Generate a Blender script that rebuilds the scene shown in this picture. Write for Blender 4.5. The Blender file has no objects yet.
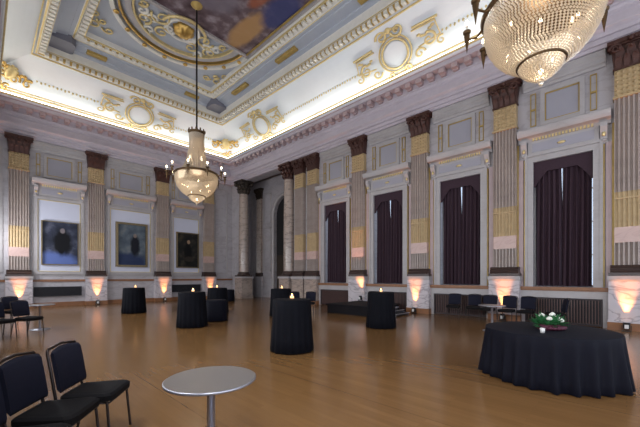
import bpy, bmesh, math, random
from mathutils import Vector, Matrix
random.seed(7)
PI = math.pi
sc = bpy.context.scene
COL = sc.collection

# ------------------------------------------------------------------ camera
F = 322.0; TH = math.radians(46.4); HZ = 277.0; CH = 1.57
SX, SY = math.sin(TH), math.cos(TH)
cd = bpy.data.cameras.new('camera'); cam = bpy.data.objects.new('camera', cd); COL.objects.link(cam)
cam.location = (0, 0, CH); cam.rotation_euler = (PI / 2, 0, -TH)
cd.sensor_fit = 'HORIZONTAL'; cd.sensor_width = 36.0; cd.lens = F / 640 * 36
cd.shift_y = (HZ - 213.5) / 640; cd.clip_start = 0.05; cd.clip_end = 200
sc.camera = cam
def P(u, z):
    """floor point seen at column u, at depth z along the view axis"""
    xc = (u - 320) / F * z
    return (z * SX + xc * SY, z * SY - xc * SX)

# ------------------------------------------------------------------ room
XR, YE, XL, YN = 13.4, 22.2, -0.3, -8.0      # wall faces
CX, CY = (XR + XL) / 2, (YE + YN) / 2

# ------------------------------------------------------------------ materials
def new_mat(name):
    m = bpy.data.materials.new(name); m.use_nodes = True
    nt = m.node_tree; b = nt.nodes.get('Principled BSDF')
    return m, nt, b
def srgb(r, g, b):
    f = lambda c: (c / 255 / 12.92) if c / 255 <= 0.04045 else ((c / 255 + 0.055) / 1.055) ** 2.4
    return (f(r), f(g), f(b), 1)
def plain(name, col, rough=0.6, metal=0.0, var=0.12, scale=6.0, bump=0.0, bscale=40.0, spec=None):
    m, nt, b = new_mat(name)
    tc = nt.nodes.new('ShaderNodeTexCoord'); nz = nt.nodes.new('ShaderNodeTexNoise')
    nz.inputs['Scale'].default_value = scale; nz.inputs['Detail'].default_value = 4
    nt.links.new(tc.outputs['Object'], nz.inputs['Vector'])
    mx = nt.nodes.new('ShaderNodeMix'); mx.data_type = 'RGBA'
    mx.inputs['A'].default_value = tuple(max(0, c * (1 - var)) for c in col[:3]) + (1,)
    mx.inputs['B'].default_value = tuple(min(1, c * (1 + var)) for c in col[:3]) + (1,)
    nt.links.new(nz.outputs['Fac'], mx.inputs['Factor']); nt.links.new(mx.outputs['Result'], b.inputs['Base Color'])
    b.inputs['Roughness'].default_value = rough; b.inputs['Metallic'].default_value = metal
    if spec is not None: b.inputs['Specular IOR Level'].default_value = spec
    if bump:
        n2 = nt.nodes.new('ShaderNodeTexNoise'); n2.inputs['Scale'].default_value = bscale
        nt.links.new(tc.outputs['Object'], n2.inputs['Vector'])
        bp = nt.nodes.new('ShaderNodeBump'); bp.inputs['Strength'].default_value = bump; bp.inputs['Distance'].default_value = 0.02
        nt.links.new(n2.outputs['Fac'], bp.inputs['Height']); nt.links.new(bp.outputs['Normal'], b.inputs['Normal'])
    return m
def marble(name, c1, c2, vein, scale=1.2, rough=0.35, veins=0.5):
    m, nt, b = new_mat(name)
    tc = nt.nodes.new('ShaderNodeTexCoord')
    nz = nt.nodes.new('ShaderNodeTexNoise'); nz.inputs['Scale'].default_value = scale; nz.inputs['Detail'].default_value = 6
    nt.links.new(tc.outputs['Object'], nz.inputs['Vector'])
    mx = nt.nodes.new('ShaderNodeMix'); mx.data_type = 'RGBA'; mx.inputs['A'].default_value = c1; mx.inputs['B'].default_value = c2
    nt.links.new(nz.outputs['Fac'], mx.inputs['Factor'])
    mp = nt.nodes.new('ShaderNodeMapping'); mp.inputs['Scale'].default_value = (.7, .7, 1.7); mp.inputs['Location'].default_value = (3, 5, 1)
    nt.links.new(tc.outputs['Object'], mp.inputs['Vector'])
    wv = nt.nodes.new('ShaderNodeTexNoise'); wv.inputs['Scale'].default_value = scale * .9; wv.inputs['Detail'].default_value = 5; wv.inputs['Distortion'].default_value = 1.2
    nt.links.new(mp.outputs[0], wv.inputs['Vector'])
    rp = nt.nodes.new('ShaderNodeValToRGB'); E = rp.color_ramp.elements
    E[0].position = 0.455; E[0].color = (0, 0, 0, 1); E[1].position = 0.545; E[1].color = (0, 0, 0, 1)
    q = E.new(0.5); q.color = (veins, veins, veins, 1)
    nt.links.new(wv.outputs['Fac'], rp.inputs['Fac'])
    m2 = nt.nodes.new('ShaderNodeMix'); m2.data_type = 'RGBA'; m2.inputs['B'].default_value = vein
    nt.links.new(rp.outputs['Color'], m2.inputs['Factor']); nt.links.new(mx.outputs['Result'], m2.inputs['A'])
    nt.links.new(m2.outputs['Result'], b.inputs['Base Color']); b.inputs['Roughness'].default_value = rough
    return m
def emit(name, col, s):
    m, nt, b = new_mat(name)
    b.inputs['Base Color'].default_value = col; b.inputs['Emission Color'].default_value = col; b.inputs['Emission Strength'].default_value = s
    return m

M = {}
M['wall'] = marble('wall_marble', srgb(186, 182, 186), srgb(158, 152, 156), srgb(132, 124, 124), 0.9, 0.4, 0.35)
M['panel'] = plain('lilac_panel_paint', srgb(154, 152, 162), 0.55, var=0.06, scale=2)
M['panel_pale'] = plain('pale_blue_panel_paint', srgb(196, 198, 214), 0.5, var=0.05, scale=2)
M['stone'] = marble('frame_stone', srgb(178, 173, 175), srgb(156, 151, 151), srgb(150, 142, 136), 1.6, 0.45, 0.25)
M['cornice'] = plain('cornice_stone', srgb(190, 181, 190), 0.55, var=0.12, scale=3)
M['rosestone'] = plain('rose_stone', srgb(178, 158, 160), 0.55, var=0.15, scale=4)
M['shaft'] = marble('shaft_marble', srgb(176, 162, 155), srgb(152, 140, 134), srgb(130, 116, 108), 1.2, 0.35, 0.25)
M['pink'] = marble('pink_marble', srgb(200, 168, 156), srgb(178, 150, 146), srgb(150, 120, 110), 2.4, 0.35, 0.3)
M['column'] = marble('column_marble', srgb(182, 164, 152), srgb(142, 130, 124), srgb(90, 80, 76), 1.5, 0.25, 0.5)
M['gold'] = plain('gilding', srgb(200, 164, 94), 0.35, 0.75, var=0.25, scale=9)
M['oldgold'] = plain('aged_gilding', srgb(172, 146, 84), 0.5, 0.3, var=0.35, scale=5)
M['bandgold'] = plain('tan_gilt_mosaic', srgb(176, 152, 114), 0.5, 0.05, var=0.22, scale=7)
M['palegold'] = plain('pale_gilding', srgb(216, 196, 144), 0.45, 0.45, var=0.25, scale=8)
M['capital'] = plain('oxblood_capital', srgb(68, 38, 31), 0.5, 0.1, var=0.45, scale=9, bump=0.6, bscale=25)
M['capital_dark'] = plain('bronze_capital', srgb(58, 48, 40), 0.5, 0.2, var=0.4, scale=9, bump=0.6, bscale=25)
M['plinth'] = plain('dark_plinth_marble', srgb(62, 48, 44), 0.35, var=0.3, scale=5)
M['ped'] = marble('pedestal_marble', srgb(206, 200, 204), srgb(176, 168, 172), srgb(104, 96, 104), 1.8, 0.3, 0.6)
M['wood'] = plain('oak_trim', srgb(132, 88, 56), 0.4, var=0.3, scale=8)
M['darkwood'] = plain('dark_grille_wood', srgb(46, 32, 34), 0.5, var=0.3, scale=8)
M['slat'] = plain('brown_slat', srgb(92, 68, 64), 0.45, var=0.2, scale=8)
M['grille'] = plain('black_grille', srgb(26, 26, 34), 0.6, var=0.2, scale=10)
M['cove'] = plain('cove_paint', srgb(224, 230, 238), 0.6, var=0.03, scale=2)
M['cream'] = plain('cream_plaster', srgb(222, 219, 212), 0.55, var=0.1, scale=6)
M['lilac'] = plain('lilac_ceiling_paint', srgb(172, 178, 190), 0.6, var=0.08, scale=2)
M['greyblock'] = plain('grey_coffer', srgb(112, 113, 126), 0.6, var=0.08, scale=2)  # darker grey than the ceiling band around the coffers
M['curtain'] = plain('aubergine_velvet', srgb(58, 42, 51), 0.7, var=0.2, scale=14, spec=0.2)
M['navy'] = plain('navy_cloth', srgb(6, 7, 21), 0.75, var=0.2, scale=12, spec=0.2)
M['black'] = plain('black_cloth', srgb(5, 6, 14), 0.8, var=0.2, scale=12, spec=0.15)
M['chairblue'] = plain('navy_chair_fabric', srgb(23, 24, 38), 0.85, var=0.2, scale=60, spec=0.2)
M['seatblack'] = plain('dark_seat_fabric', srgb(17, 15, 17), 0.85, var=0.25, scale=60, spec=0.2)
M['darkmetal'] = plain('dark_chair_metal', srgb(58, 50, 48), 0.35, 0.7, var=0.2, scale=20)
M['steel'] = plain('brushed_steel', srgb(176, 178, 190), 0.35, 0.8, var=0.08, scale=30)
M['steeltop'] = plain('grey_table_laminate', srgb(112, 106, 103), 0.35, 0.1, var=0.06, scale=4)
M['bronze'] = plain('bronze', srgb(92, 72, 50), 0.4, 0.8, var=0.2, scale=20)
M['rod'] = plain('dark_rod_metal', srgb(40, 36, 34), 0.5, 0.6, var=0.1, scale=20)
M['plastic'] = plain('black_plastic', srgb(20, 20, 22), 0.5, var=0.1, scale=20)
M['white'] = plain('white_plastic', srgb(215, 213, 210), 0.5, var=0.05, scale=20)
M['stage'] = plain('black_stage_carpet', srgb(22, 20, 24), 0.8, var=0.2, scale=40, spec=0.2)
M['leaf'] = plain('green_leaf', srgb(46, 104, 60), 0.5, var=0.4, scale=30)
M['petal'] = plain('white_petal', srgb(222, 224, 212), 0.6, var=0.06, scale=30)
M['burgundy'] = plain('burgundy_petal', srgb(74, 22, 44), 0.7, var=0.3, scale=30)
M['frame_gold'] = plain('picture_frame_gold', srgb(126, 112, 86), 0.4, 0.6, var=0.3, scale=12)
M['cover'] = emit('cove_tube', (1.0, 0.93, 0.78, 1), 9.5)
M['bulb'] = emit('warm_bulb', (1.0, 0.80, 0.52, 1), 14.0)
M['flame'] = emit('candle_flame', (1.0, 0.62, 0.28, 1), 9.0)
M['wax'] = emit('lit_wax', (1.0, 0.66, 0.36, 1), 1.6)
M['lens'] = emit('uplight_lens', (1.0, 0.42, 0.12, 1), 8.0)
def glass_mat(name, tint=(0.95, 0.97, 1, 1), gl=0.12):
    m, nt, b = new_mat(name); nt.nodes.remove(b)
    out = nt.nodes['Material Output']; t = nt.nodes.new('ShaderNodeBsdfTransparent'); t.inputs['Color'].default_value = tint
    g = nt.nodes.new('ShaderNodeBsdfGlossy'); g.inputs['Roughness'].default_value = 0.05
    mx = nt.nodes.new('ShaderNodeMixShader'); mx.inputs['Fac'].default_value = gl
    nt.links.new(t.outputs[0], mx.inputs[1]); nt.links.new(g.outputs[0], mx.inputs[2]); nt.links.new(mx.outputs[0], out.inputs['Surface'])
    return m
M['glass'] = glass_mat('window_glass')
M['votive'] = glass_mat('votive_glass', (1, 0.95, 0.9, 1), 0.08)
def crystal_mat():
    m, nt, b = new_mat('crystal_beads'); nt.nodes.remove(b)
    out = nt.nodes['Material Output']
    d = nt.nodes.new('ShaderNodeBsdfTranslucent'); d.inputs['Color'].default_value = (0.88, 0.77, 0.62, 1)
    df = nt.nodes.new('ShaderNodeBsdfDiffuse'); df.inputs['Color'].default_value = (0.72, 0.65, 0.54, 1)
    g = nt.nodes.new('ShaderNodeBsdfGlossy'); g.inputs['Roughness'].default_value = 0.12; g.inputs['Color'].default_value = (0.95, 0.92, 0.88, 1)
    t = nt.nodes.new('ShaderNodeBsdfTransparent')
    a = nt.nodes.new('ShaderNodeMixShader'); a.inputs['Fac'].default_value = 0.35
    c = nt.nodes.new('ShaderNodeMixShader'); c.inputs['Fac'].default_value = 0.25
    e = nt.nodes.new('ShaderNodeMixShader'); e.inputs['Fac'].default_value = 0.15
    L = nt.links.new
    L(d.outputs[0], a.inputs[1]); L(df.outputs[0], a.inputs[2]); L(a.outputs[0], c.inputs[1]); L(g.outputs[0], c.inputs[2])
    L(c.outputs[0], e.inputs[1]); L(t.outputs[0], e.inputs[2]); L(e.outputs[0], out.inputs['Surface'])
    return m
M['crystal'] = crystal_mat()
def floor_mat():
    m, nt, b = new_mat('oak_strip_floor'); L = nt.links.new
    tc = nt.nodes.new('ShaderNodeTexCoord')
    mp = nt.nodes.new('ShaderNodeMapping'); mp.inputs['Rotation'].default_value = (0, 0, PI / 2)
    L(tc.outputs['Object'], mp.inputs['Vector'])
    br = nt.nodes.new('ShaderNodeTexBrick'); br.inputs['Scale'].default_value = 1.0
    br.inputs['Brick Width'].default_value = 1.6; br.inputs['Row Height'].default_value = 0.085
    br.inputs['Mortar Size'].default_value = 0.0012; br.inputs['Bias'].default_value = 0.0
    br.inputs['Color1'].default_value = srgb(128, 94, 57); br.inputs['Color2'].default_value = srgb(120, 87, 52)
    br.inputs['Mortar'].default_value = srgb(112, 82, 54)
    L(mp.outputs[0], br.inputs['Vector'])
    sp = nt.nodes.new('ShaderNodeSeparateXYZ'); L(tc.outputs['Object'], sp.inputs[0])
    dv = nt.nodes.new('ShaderNodeMath'); dv.operation = 'DIVIDE'; dv.inputs[1].default_value = 1.7; L(sp.outputs['X'], dv.inputs[0])
    fr = nt.nodes.new('ShaderNodeMath'); fr.operation = 'FRACT'; L(dv.outputs[0], fr.inputs[0])
    lt = nt.nodes.new('ShaderNodeMath'); lt.operation = 'LESS_THAN'; lt.inputs[1].default_value = 0.006; L(fr.outputs[0], lt.inputs[0])
    b2 = nt.nodes.new('ShaderNodeMix'); b2.data_type = 'RGBA'; b2.inputs['A'].default_value = (1, 1, 1, 1); b2.inputs['B'].default_value = (.66, .62, .6, 1); L(lt.outputs[0], b2.inputs['Factor'])
    nz = nt.nodes.new('ShaderNodeTexNoise'); nz.inputs['Scale'].default_value = 3.0; nz.inputs['Detail'].default_value = 5
    m3 = nt.nodes.new('ShaderNodeMapping'); m3.inputs['Scale'].default_value = (5, 0.5, 1); L(tc.outputs['Object'], m3.inputs['Vector']); L(m3.outputs[0], nz.inputs['Vector'])
    rp = nt.nodes.new('ShaderNodeValToRGB'); rp.color_ramp.elements[0].color = (0.82, 0.82, 0.82, 1); rp.color_ramp.elements[1].color = (1.12, 1.1, 1.08, 1)
    L(nz.outputs['Fac'], rp.inputs['Fac'])
    x1 = nt.nodes.new('ShaderNodeMix'); x1.data_type = 'RGBA'; x1.blend_type = 'MULTIPLY'; x1.inputs['Factor'].default_value = 1
    L(br.outputs['Color'], x1.inputs['A']); L(b2.outputs['Result'], x1.inputs['B'])
    x2 = nt.nodes.new('ShaderNodeMix'); x2.data_type = 'RGBA'; x2.blend_type = 'MULTIPLY'; x2.inputs['Factor'].default_value = 1
    L(x1.outputs['Result'], x2.inputs['A']); L(rp.outputs['Color'], x2.inputs['B'])
    L(x2.outputs['Result'], b.inputs['Base Color'])
    b.inputs['Specular IOR Level'].default_value = 0.5
    n2 = nt.nodes.new('ShaderNodeTexNoise'); n2.inputs['Scale'].default_value = 1.3; L(tc.outputs['Object'], n2.inputs['Vector'])
    mr = nt.nodes.new('ShaderNodeMapRange'); mr.inputs['To Min'].default_value = 0.15; mr.inputs['To Max'].default_value = 0.23
    L(n2.outputs['Fac'], mr.inputs['Value']); L(mr.outputs[0], b.inputs['Roughness'])
    return m
M['floor'] = floor_mat()
def canvas_mat(name, base, mid, hi, blobs):
    """painted canvas: mottled ground with soft painted patches (local x,z in metres)"""
    m, nt, b = new_mat(name); L = nt.links.new
    tc = nt.nodes.new('ShaderNodeTexCoord'); nz = nt.nodes.new('ShaderNodeTexNoise'); nz.inputs['Scale'].default_value = 1.8; nz.inputs['Detail'].default_value = 6
    L(tc.outputs['Object'], nz.inputs['Vector'])
    rp = nt.nodes.new('ShaderNodeValToRGB'); e = rp.color_ramp.elements; e[0].position = 0.3; e[0].color = base; e[1].position = 0.75; e[1].color = hi
    x = rp.color_ramp.elements.new(0.52); x.color = mid
    L(nz.outputs['Fac'], rp.inputs['Fac']); cur = rp.outputs['Color']
    for (c, sx, sy, sz, col, k) in blobs:
        mp = nt.nodes.new('ShaderNodeMapping'); mp.inputs['Location'].default_value = (-c[0] / sx, -c[1] / sy, -c[2] / sz); mp.inputs['Scale'].default_value = (1 / sx, 1 / sy, 1 / sz)
        L(tc.outputs['Object'], mp.inputs['Vector'])
        ad = nt.nodes.new('ShaderNodeMixRGB'); ad.blend_type = 'ADD'; ad.inputs['Fac'].default_value = 0.5
        n3 = nt.nodes.new('ShaderNodeTexNoise'); n3.inputs['Scale'].default_value = 2.0; L(mp.outputs[0], n3.inputs['Vector'])
        L(mp.outputs[0], ad.inputs[1]); L(n3.outputs['Color'], ad.inputs[2])
        ln = nt.nodes.new('ShaderNodeVectorMath'); ln.operation = 'LENGTH'; L(ad.outputs[0], ln.inputs[0])
        mr = nt.nodes.new('ShaderNodeMapRange'); mr.inputs['From Min'].default_value = 1.15; mr.inputs['From Max'].default_value = 0.75; mr.inputs['To Max'].default_value = k
        L(ln.outputs['Value'], mr.inputs['Value'])
        mx = nt.nodes.new('ShaderNodeMix'); mx.data_type = 'RGBA'; mx.inputs['B'].default_value = col
        L(mr.outputs[0], mx.inputs['Factor']); L(cur, mx.inputs['A']); cur = mx.outputs['Result']
    L(cur, b.inputs['Base Color']); b.inputs['Roughness'].default_value = 0.5; b.inputs['Specular IOR Level'].default_value = 0.2
    return m

# ------------------------------------------------------------------ mesh builder
class MB:
    def __init__(s): s.v = []; s.f = []; s.sm = []
    def add(s, vs, fs, smooth=False):
        b = len(s.v); s.v += [tuple(v) for v in vs]; s.f += [tuple(b + i for i in f) for f in fs]; s.sm += [smooth] * len(fs); return s
    def box(s, x0, x1, y0, y1, z0, z1):
        v = [(x, y, z) for z in (z0, z1) for y in (y0, y1) for x in (x0, x1)]
        return s.add(v, [(0, 2, 3, 1), (4, 5, 7, 6), (0, 1, 5, 4), (2, 6, 7, 3), (0, 4, 6, 2), (1, 3, 7, 5)])
    def frustum(s, a, z0, b, z1):
        """a, b = (x0,x1,y0,y1) at z0 and z1"""
        v = [(a[0], a[2], z0), (a[1], a[2], z0), (a[1], a[3], z0), (a[0], a[3], z0), (b[0], b[2], z1), (b[1], b[2], z1), (b[1], b[3], z1), (b[0], b[3], z1)]
        return s.add(v, [(3, 2, 1, 0), (4, 5, 6, 7), (0, 1, 5, 4), (1, 2, 6, 5), (2, 3, 7, 6), (3, 0, 4, 7)])
    def loft(s, rings, close=True, caps=True, smooth=False):
        n = len(rings[0]); vs = [p for r in rings for p in r]; fs = []
        for i in range(len(rings) - 1):
            for j in range(n if close else n - 1):
                k = (j + 1) % n; fs.append((i * n + j, i * n + k, (i + 1) * n + k, (i + 1) * n + j))
        s.add(vs, fs, smooth)
        if caps and close:
            s.add(rings[0], [tuple(range(n))[::-1]]); s.add(rings[-1], [tuple(range(n))])
        return s
    def lathe(s, prof, n=24, c=(0, 0, 0), smooth=True, rfun=None, a0=0.0, a1=2 * PI):
        full = abs(a1 - a0 - 2 * PI) < 1e-6; m = n if full else n + 1; rings = []
        for r, z in prof:
            ring = []
            for j in range(m):
                a = a0 + (a1 - a0) * j / n; rr = r * (rfun(a, z) if rfun else 1)
                ring.append((c[0] + rr * math.cos(a), c[1] + rr * math.sin(a), c[2] + z))
            rings.append(ring)
        return s.loft(rings, close=full, caps=full, smooth=smooth)
    def tube(s, path, r, n=8, closed=False, smooth=True):
        pts = [Vector(p) for p in path]; m = len(pts); rings = []; ref = None
        for i in range(m):
            a = pts[(i - 1) % m] if (closed or i > 0) else pts[i]; b = pts[(i + 1) % m] if (closed or i < m - 1) else pts[i]
            t = (b - a).normalized()
            if ref is None: ref = t.orthogonal().normalized()
            ref = (ref - t * ref.dot(t)).normalized(); q = t.cross(ref)
            rr = r[i] if isinstance(r, (list, tuple)) else r
            rings.append([pts[i] + (ref * math.cos(2 * PI * k / n) + q * math.sin(2 * PI * k / n)) * rr for k in range(n)])
        if closed: rings.append(rings[0]); return s.loft(rings, caps=False, smooth=smooth)
        return s.loft(rings, smooth=smooth)
    def ball(s, c, r, n=8, m=6, sx=1, sy=1, sz=1):
        prof = [(max(1e-4, math.sin(PI * i / m)) * r, -math.cos(PI * i / m) * r * sz) for i in range(m + 1)]
        rings = [[(c[0] + rr * sx * math.cos(2 * PI * j / n), c[1] + rr * sy * math.sin(2 * PI * j / n), c[2] + z) for j in range(n)] for rr, z in prof]
        return s.loft(rings, smooth=True)
    def octa(s, c, r, h=None):
        h = h or r
        x, y, z = c
        v = [(x + r, y, z), (x, y + r, z), (x - r, y, z), (x, y - r, z), (x, y, z + h), (x, y, z - h)]
        return s.add(v, [(0, 1, 4), (1, 2, 4), (2, 3, 4), (3, 0, 4), (1, 0, 5), (2, 1, 5), (3, 2, 5), (0, 3, 5)])
    def prism(s, poly, z0, z1):
        n = len(poly); return s.loft([[(x, y, z0) for x, y in poly], [(x, y, z1) for x, y in poly]])
    def prism_y(s, poly, y0, y1):
        """poly in (x,z), extruded from y0 (front) to y1 (back)"""
        return s.loft([[(x, y0, z) for x, z in poly], [(x, y1, z) for x, z in poly]])
    def xsweep(s, prof, x0, x1):
        """prof in (y,z) counter-clockwise polygon, extruded along x"""
        return s.loft([[(x0, y, z) for y, z in prof], [(x1, y, z) for y, z in prof]])
    def xf(s, mat, i0=0):
        s.v[i0:] = [tuple(mat @ Vector(p)) for p in s.v[i0:]]; return s
    def mesh(s, name, mat):
        me = bpy.data.meshes.new(name); me.from_pydata(s.v, [], s.f); me.materials.append(mat)
        me.polygons.foreach_set('use_smooth', s.sm); me.update()
        bm = bmesh.new(); bm.from_mesh(me); bmesh.ops.recalc_face_normals(bm, faces=bm.faces); bm.to_mesh(me); bm.free()
        return me
    def build(s, name, mat, parent=None, loc=None):
        o = bpy.data.objects.new(name, s.mesh(name, M[mat] if isinstance(mat, str) else mat)); COL.objects.link(o)
        if parent: o.parent = parent
        if loc: o.location = loc
        return o
def tag(o, label=None, cat=None, group=None, kind=None):
    if label: o['label'] = label
    if cat: o['category'] = cat
    if group: o['group'] = group
    if kind: o['kind'] = kind
    return o
def empty(name, loc=(0, 0, 0), rz=0.0, label=None, cat=None, group=None, kind=None, rx=0.0):
    o = bpy.data.objects.new(name, None); COL.objects.link(o); o.location = loc; o.rotation_euler = (rx, 0, rz); o.empty_display_size = 0.1
    return tag(o, label, cat, group, kind)
def copy_tree(o, parent=None):
    c = o.copy(); COL.objects.link(c)
    if parent: c.parent = parent
    for ch in [x for x in bpy.data.objects if x.parent == o]: copy_tree(ch, c)
    return c
def place(proto, used, loc, rz, label, group=None):
    """first use takes the prototype itself, later uses take copies"""
    o = copy_tree(proto) if used else proto
    o.location = loc; o.rotation_euler = (proto.rotation_euler.x, 0, rz); o['label'] = label
    if group: o['group'] = group
    return o
RW = -PI / 2     # rotation for things on the right wall (local -y faces the room)

def rect_sweep(mb, prof, closed=False):
    """prof points (d, z): d = inset from the four walls; mitred corners"""
    rings = []
    for d, z in prof:
        rings.append([(XL + d, YN + d, z), (XR - d, YN + d, z), (XR - d, YE - d, z), (XL + d, YE - d, z)])
    if closed: rings.append(rings[0])
    return mb.loft(rings, caps=False)

# ------------------------------------------------------------------ setting
S = lambda o: tag(o, kind='structure')
S(MB().box(XL - .5, XR + 2.6, YN - .5, YE + .5, -0.2, 0).build('floor', 'floor'))

# bays
WY = [1.57, 4.9, 8.24, 11.55]            # window centres on the right wall
PY = [-0.1, 3.23, 6.57, 9.9, 13.2]       # pilasters on the right wall
WH = 0.86; WZ0, WZ1 = 1.24, 5.6          # opening half width, sill and head
OY0, OY1, OZ = 15.0, 21.0, 8.62          # colonnade opening
mb = MB(); T = 0.55
def wall_y(y0, y1, z0, z1): mb.box(XR, XR + T, y0, y1, z0, z1)
ys = YN - .5
for c in WY:
    wall_y(ys, c - WH, 0, 13.6); wall_y(c - WH, c + WH, 0, WZ0); wall_y(c - WH, c + WH, WZ1, 13.6); ys = c + WH
wall_y(ys, OY0, 0, 13.6); wall_y(OY0, OY1, OZ, 13.6); wall_y(OY1, YE + .5, 0, 13.6)
S(mb.build('wall_right', 'wall'))
S(MB().box(XL - .5, XR + 2.6, YE, YE + .5, 0, 13.6).build('wall_far', 'wall'))
S(MB().box(XL - .5, XL, YN - .5, YE, 0, 13.6).build('wall_left', 'wall'))
S(MB().box(XL, XR, YN - .5, YN, 0, 13.6).build('wall_near', 'wall'))
# recess behind the columns, with an arched doorway
XB = 15.2; AC, AR, AS = 17.9, 1.3, 6.2
mb = MB()
def back_slab(y0, y1, z0, z1): mb.box(XB, XB + .3, y0, y1, z0, z1)
back_slab(OY0 - .6, AC - AR, 0, 9.2); back_slab(AC + AR, YE, 0, 9.2)
N = 16
for i in range(N):
    a0, a1 = PI * i / N, PI * (i + 1) / N
    y0, y1 = AC + AR * math.cos(a0), AC + AR * math.cos(a1); z0, z1 = AS + AR * math.sin(a0), AS + AR * math.sin(a1)
    mb.add([(XB, y0, z0), (XB, y1, z1), (XB, y1, 9.2), (XB, y0, 9.2), (XB + .3, y0, z0), (XB + .3, y1, z1), (XB + .3, y1, 9.2), (XB + .3, y0, 9.2)],
           [(0, 1, 2, 3), (4, 7, 6, 5), (0, 4, 5, 1), (3, 2, 6, 7)])
mb.box(XR + T, XB, OY0 - .6, OY0 - .3, 0, 9.2)
S(mb.build('wall_recess', 'wall'))
S(MB().box(XR + T, XB + .3, OY0 - .6, YE, 9.2, 9.4).build('ceiling_recess', 'cornice'))
arch = [(AC + (AR + .12) * math.cos(PI * i / 24), AS + (AR + .12) * math.sin(PI * i / 24)) for i in range(25)]
path = [(XB - .03, AC + AR + .12, 0.02)] + [(XB - .03, y, z) for y, z in arch] + [(XB - .03, AC - AR - .12, 0.02)]
d1 = empty('door_1', (0, 0, 0), kind='structure')
MB().tube(path, .14, 8).build('door_surround', 'stone', d1)
dm = MB()
for sgn in (0, 1):
    dm.box(XB + .18, XB + .24, AC - AR + .02 + sgn * AR, AC + sgn * AR - .02, 0.02, 3.2)
    for z0, z1 in ((.3, 1.1), (1.3, 2.9)): dm.box(XB + .16, XB + .19, AC - AR + .25 + sgn * AR, AC - .25 + sgn * AR, z0, z1)
dm.build('door_leaves', 'capital_dark', d1)
MB().box(XB + .2, XB + .27, AC - AR - .05, AC + AR + .05, 3.2, 7.6).build('dark_transom', 'plastic', d1)
# mouldings and pilaster of the recess
mb = MB()
for y0, y1 in ((19.6, 20.55), (21.4, 22.1)):
    for z0, z1 in ((2.0, 5.4), (5.7, 8.0)):
        mb.box(XB - .05, XB, y0, y0 + .08, z0, z1); mb.box(XB - .05, XB, y1 - .08, y1, z0, z1); mb.box(XB - .05, XB, y0, y1, z0, z0 + .08); mb.box(XB - .05, XB, y0, y1, z1 - .08, z1)
mb.box(XB - .12, XB, OY0, AC - AR - .3, 1.5, 1.62); mb.box(XB - .12, XB, AC + AR + .3, YE, 1.5, 1.62)
S(mb.build('trim_1', 'stone'))
# dado, baseboards
mb = MB(); mb.box(XL, XR, YE - .06, YE, 1.32, 1.44)
S(mb.build('trim_2', 'wood'))
mb = MB(); mb.box(XL, XR, YE - .05, YE, 0, .22); S(mb.build('baseboard_far', 'wood'))
mb = MB(); mb.box(XR - .05, XR, YN, OY0, 0, .14); S(mb.build('baseboard_right', 'wood'))

# entablature
mb = MB()
rect_sweep(mb, [(0, 8.62), (.20, 8.62), (.20, 8.74), (.26, 8.75), (.26, 8.90), (.33, 8.91), (.33, 9.02), (.38, 9.05), (.44, 9.10), (.44, 9.18), (.24, 9.20), (.24, 9.50),
                (.31, 9.55), (.31, 9.60), (.36, 9.66), (.36, 9.98), (.66, 10.0), (.70, 10.0), (.70, 10.16), (.66, 10.18)])
rect_sweep(mb, [(.36, 9.66), (.42, 9.68), (.42, 9.72), (.36, 9.74)])
S(mb.build('trim_3', 'cornice'))
mb = MB()
y = YN + .9
while y < YE - .9:
    mb.box(XR - .66, XR - .34, y - .12, y + .12, 9.80, 9.99); mb.box(XR - .50, XR - .34, y - .09, y + .09, 9.74, 9.83); mb.box(XL + .34, XL + .62, y - .11, y + .11, 9.82, 9.99); y += .5
x = XL + .95
while x < XR - .9:
    mb.box(x - .11, x + .11, YE - .62, YE - .34, 9.82, 9.99); mb.box(x - .09, x + .09, YE - .50, YE - .34, 9.74, 9.83); x += .5
S(mb.build('trim_4', 'rosestone'))
mb = MB(); rect_sweep(mb, [(.66, 10.16), (.70, 10.18), (.76, 10.24), (.80, 10.25), (.82, 10.26)]); S(mb.build('trim_5', 'rosestone'))
mb = MB(); rect_sweep(mb, [(.80, 10.255), (.86, 10.27), (.88, 10.31), (.86, 10.34), (.83, 10.34), (.83, 10.27)]); S(mb.build('trim_6', 'palegold'))
# cove
def bez(t, p0=(.05, 10.2), p1=(.55, 11.5), p2=(2.1, 12.2)):
    return tuple((1 - t) ** 2 * a + 2 * t * (1 - t) * b + t * t * c for a, b, c in zip(p0, p1, p2))
mb = MB(); rect_sweep(mb, [(.82, 10.26), (.78, 10.2), (.05, 10.2)] + [bez(i / 14) for i in range(15)])
S(mb.build('ceiling_cove', 'cove'))
mb = MB()
for t, w in ((.20, .03), (.24, .02), (.93, .04)):
    d, z = bez(t); rect_sweep(mb, [(d, z - w), (d + .05, z - w), (d + .05, z + w), (d, z + w)])
S(mb.build('trim_7', 'palegold'))
# the light tube in the trough of the cove
mb = MB(); rect_sweep(mb, [(.72, 10.29), (.82, 10.29), (.82, 10.395), (.72, 10.395)], True)
ct = mb.build('cove_light', 'cover'); tag(ct, 'continuous warm white light tube glowing along the cornice below the cove', 'light')

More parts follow.
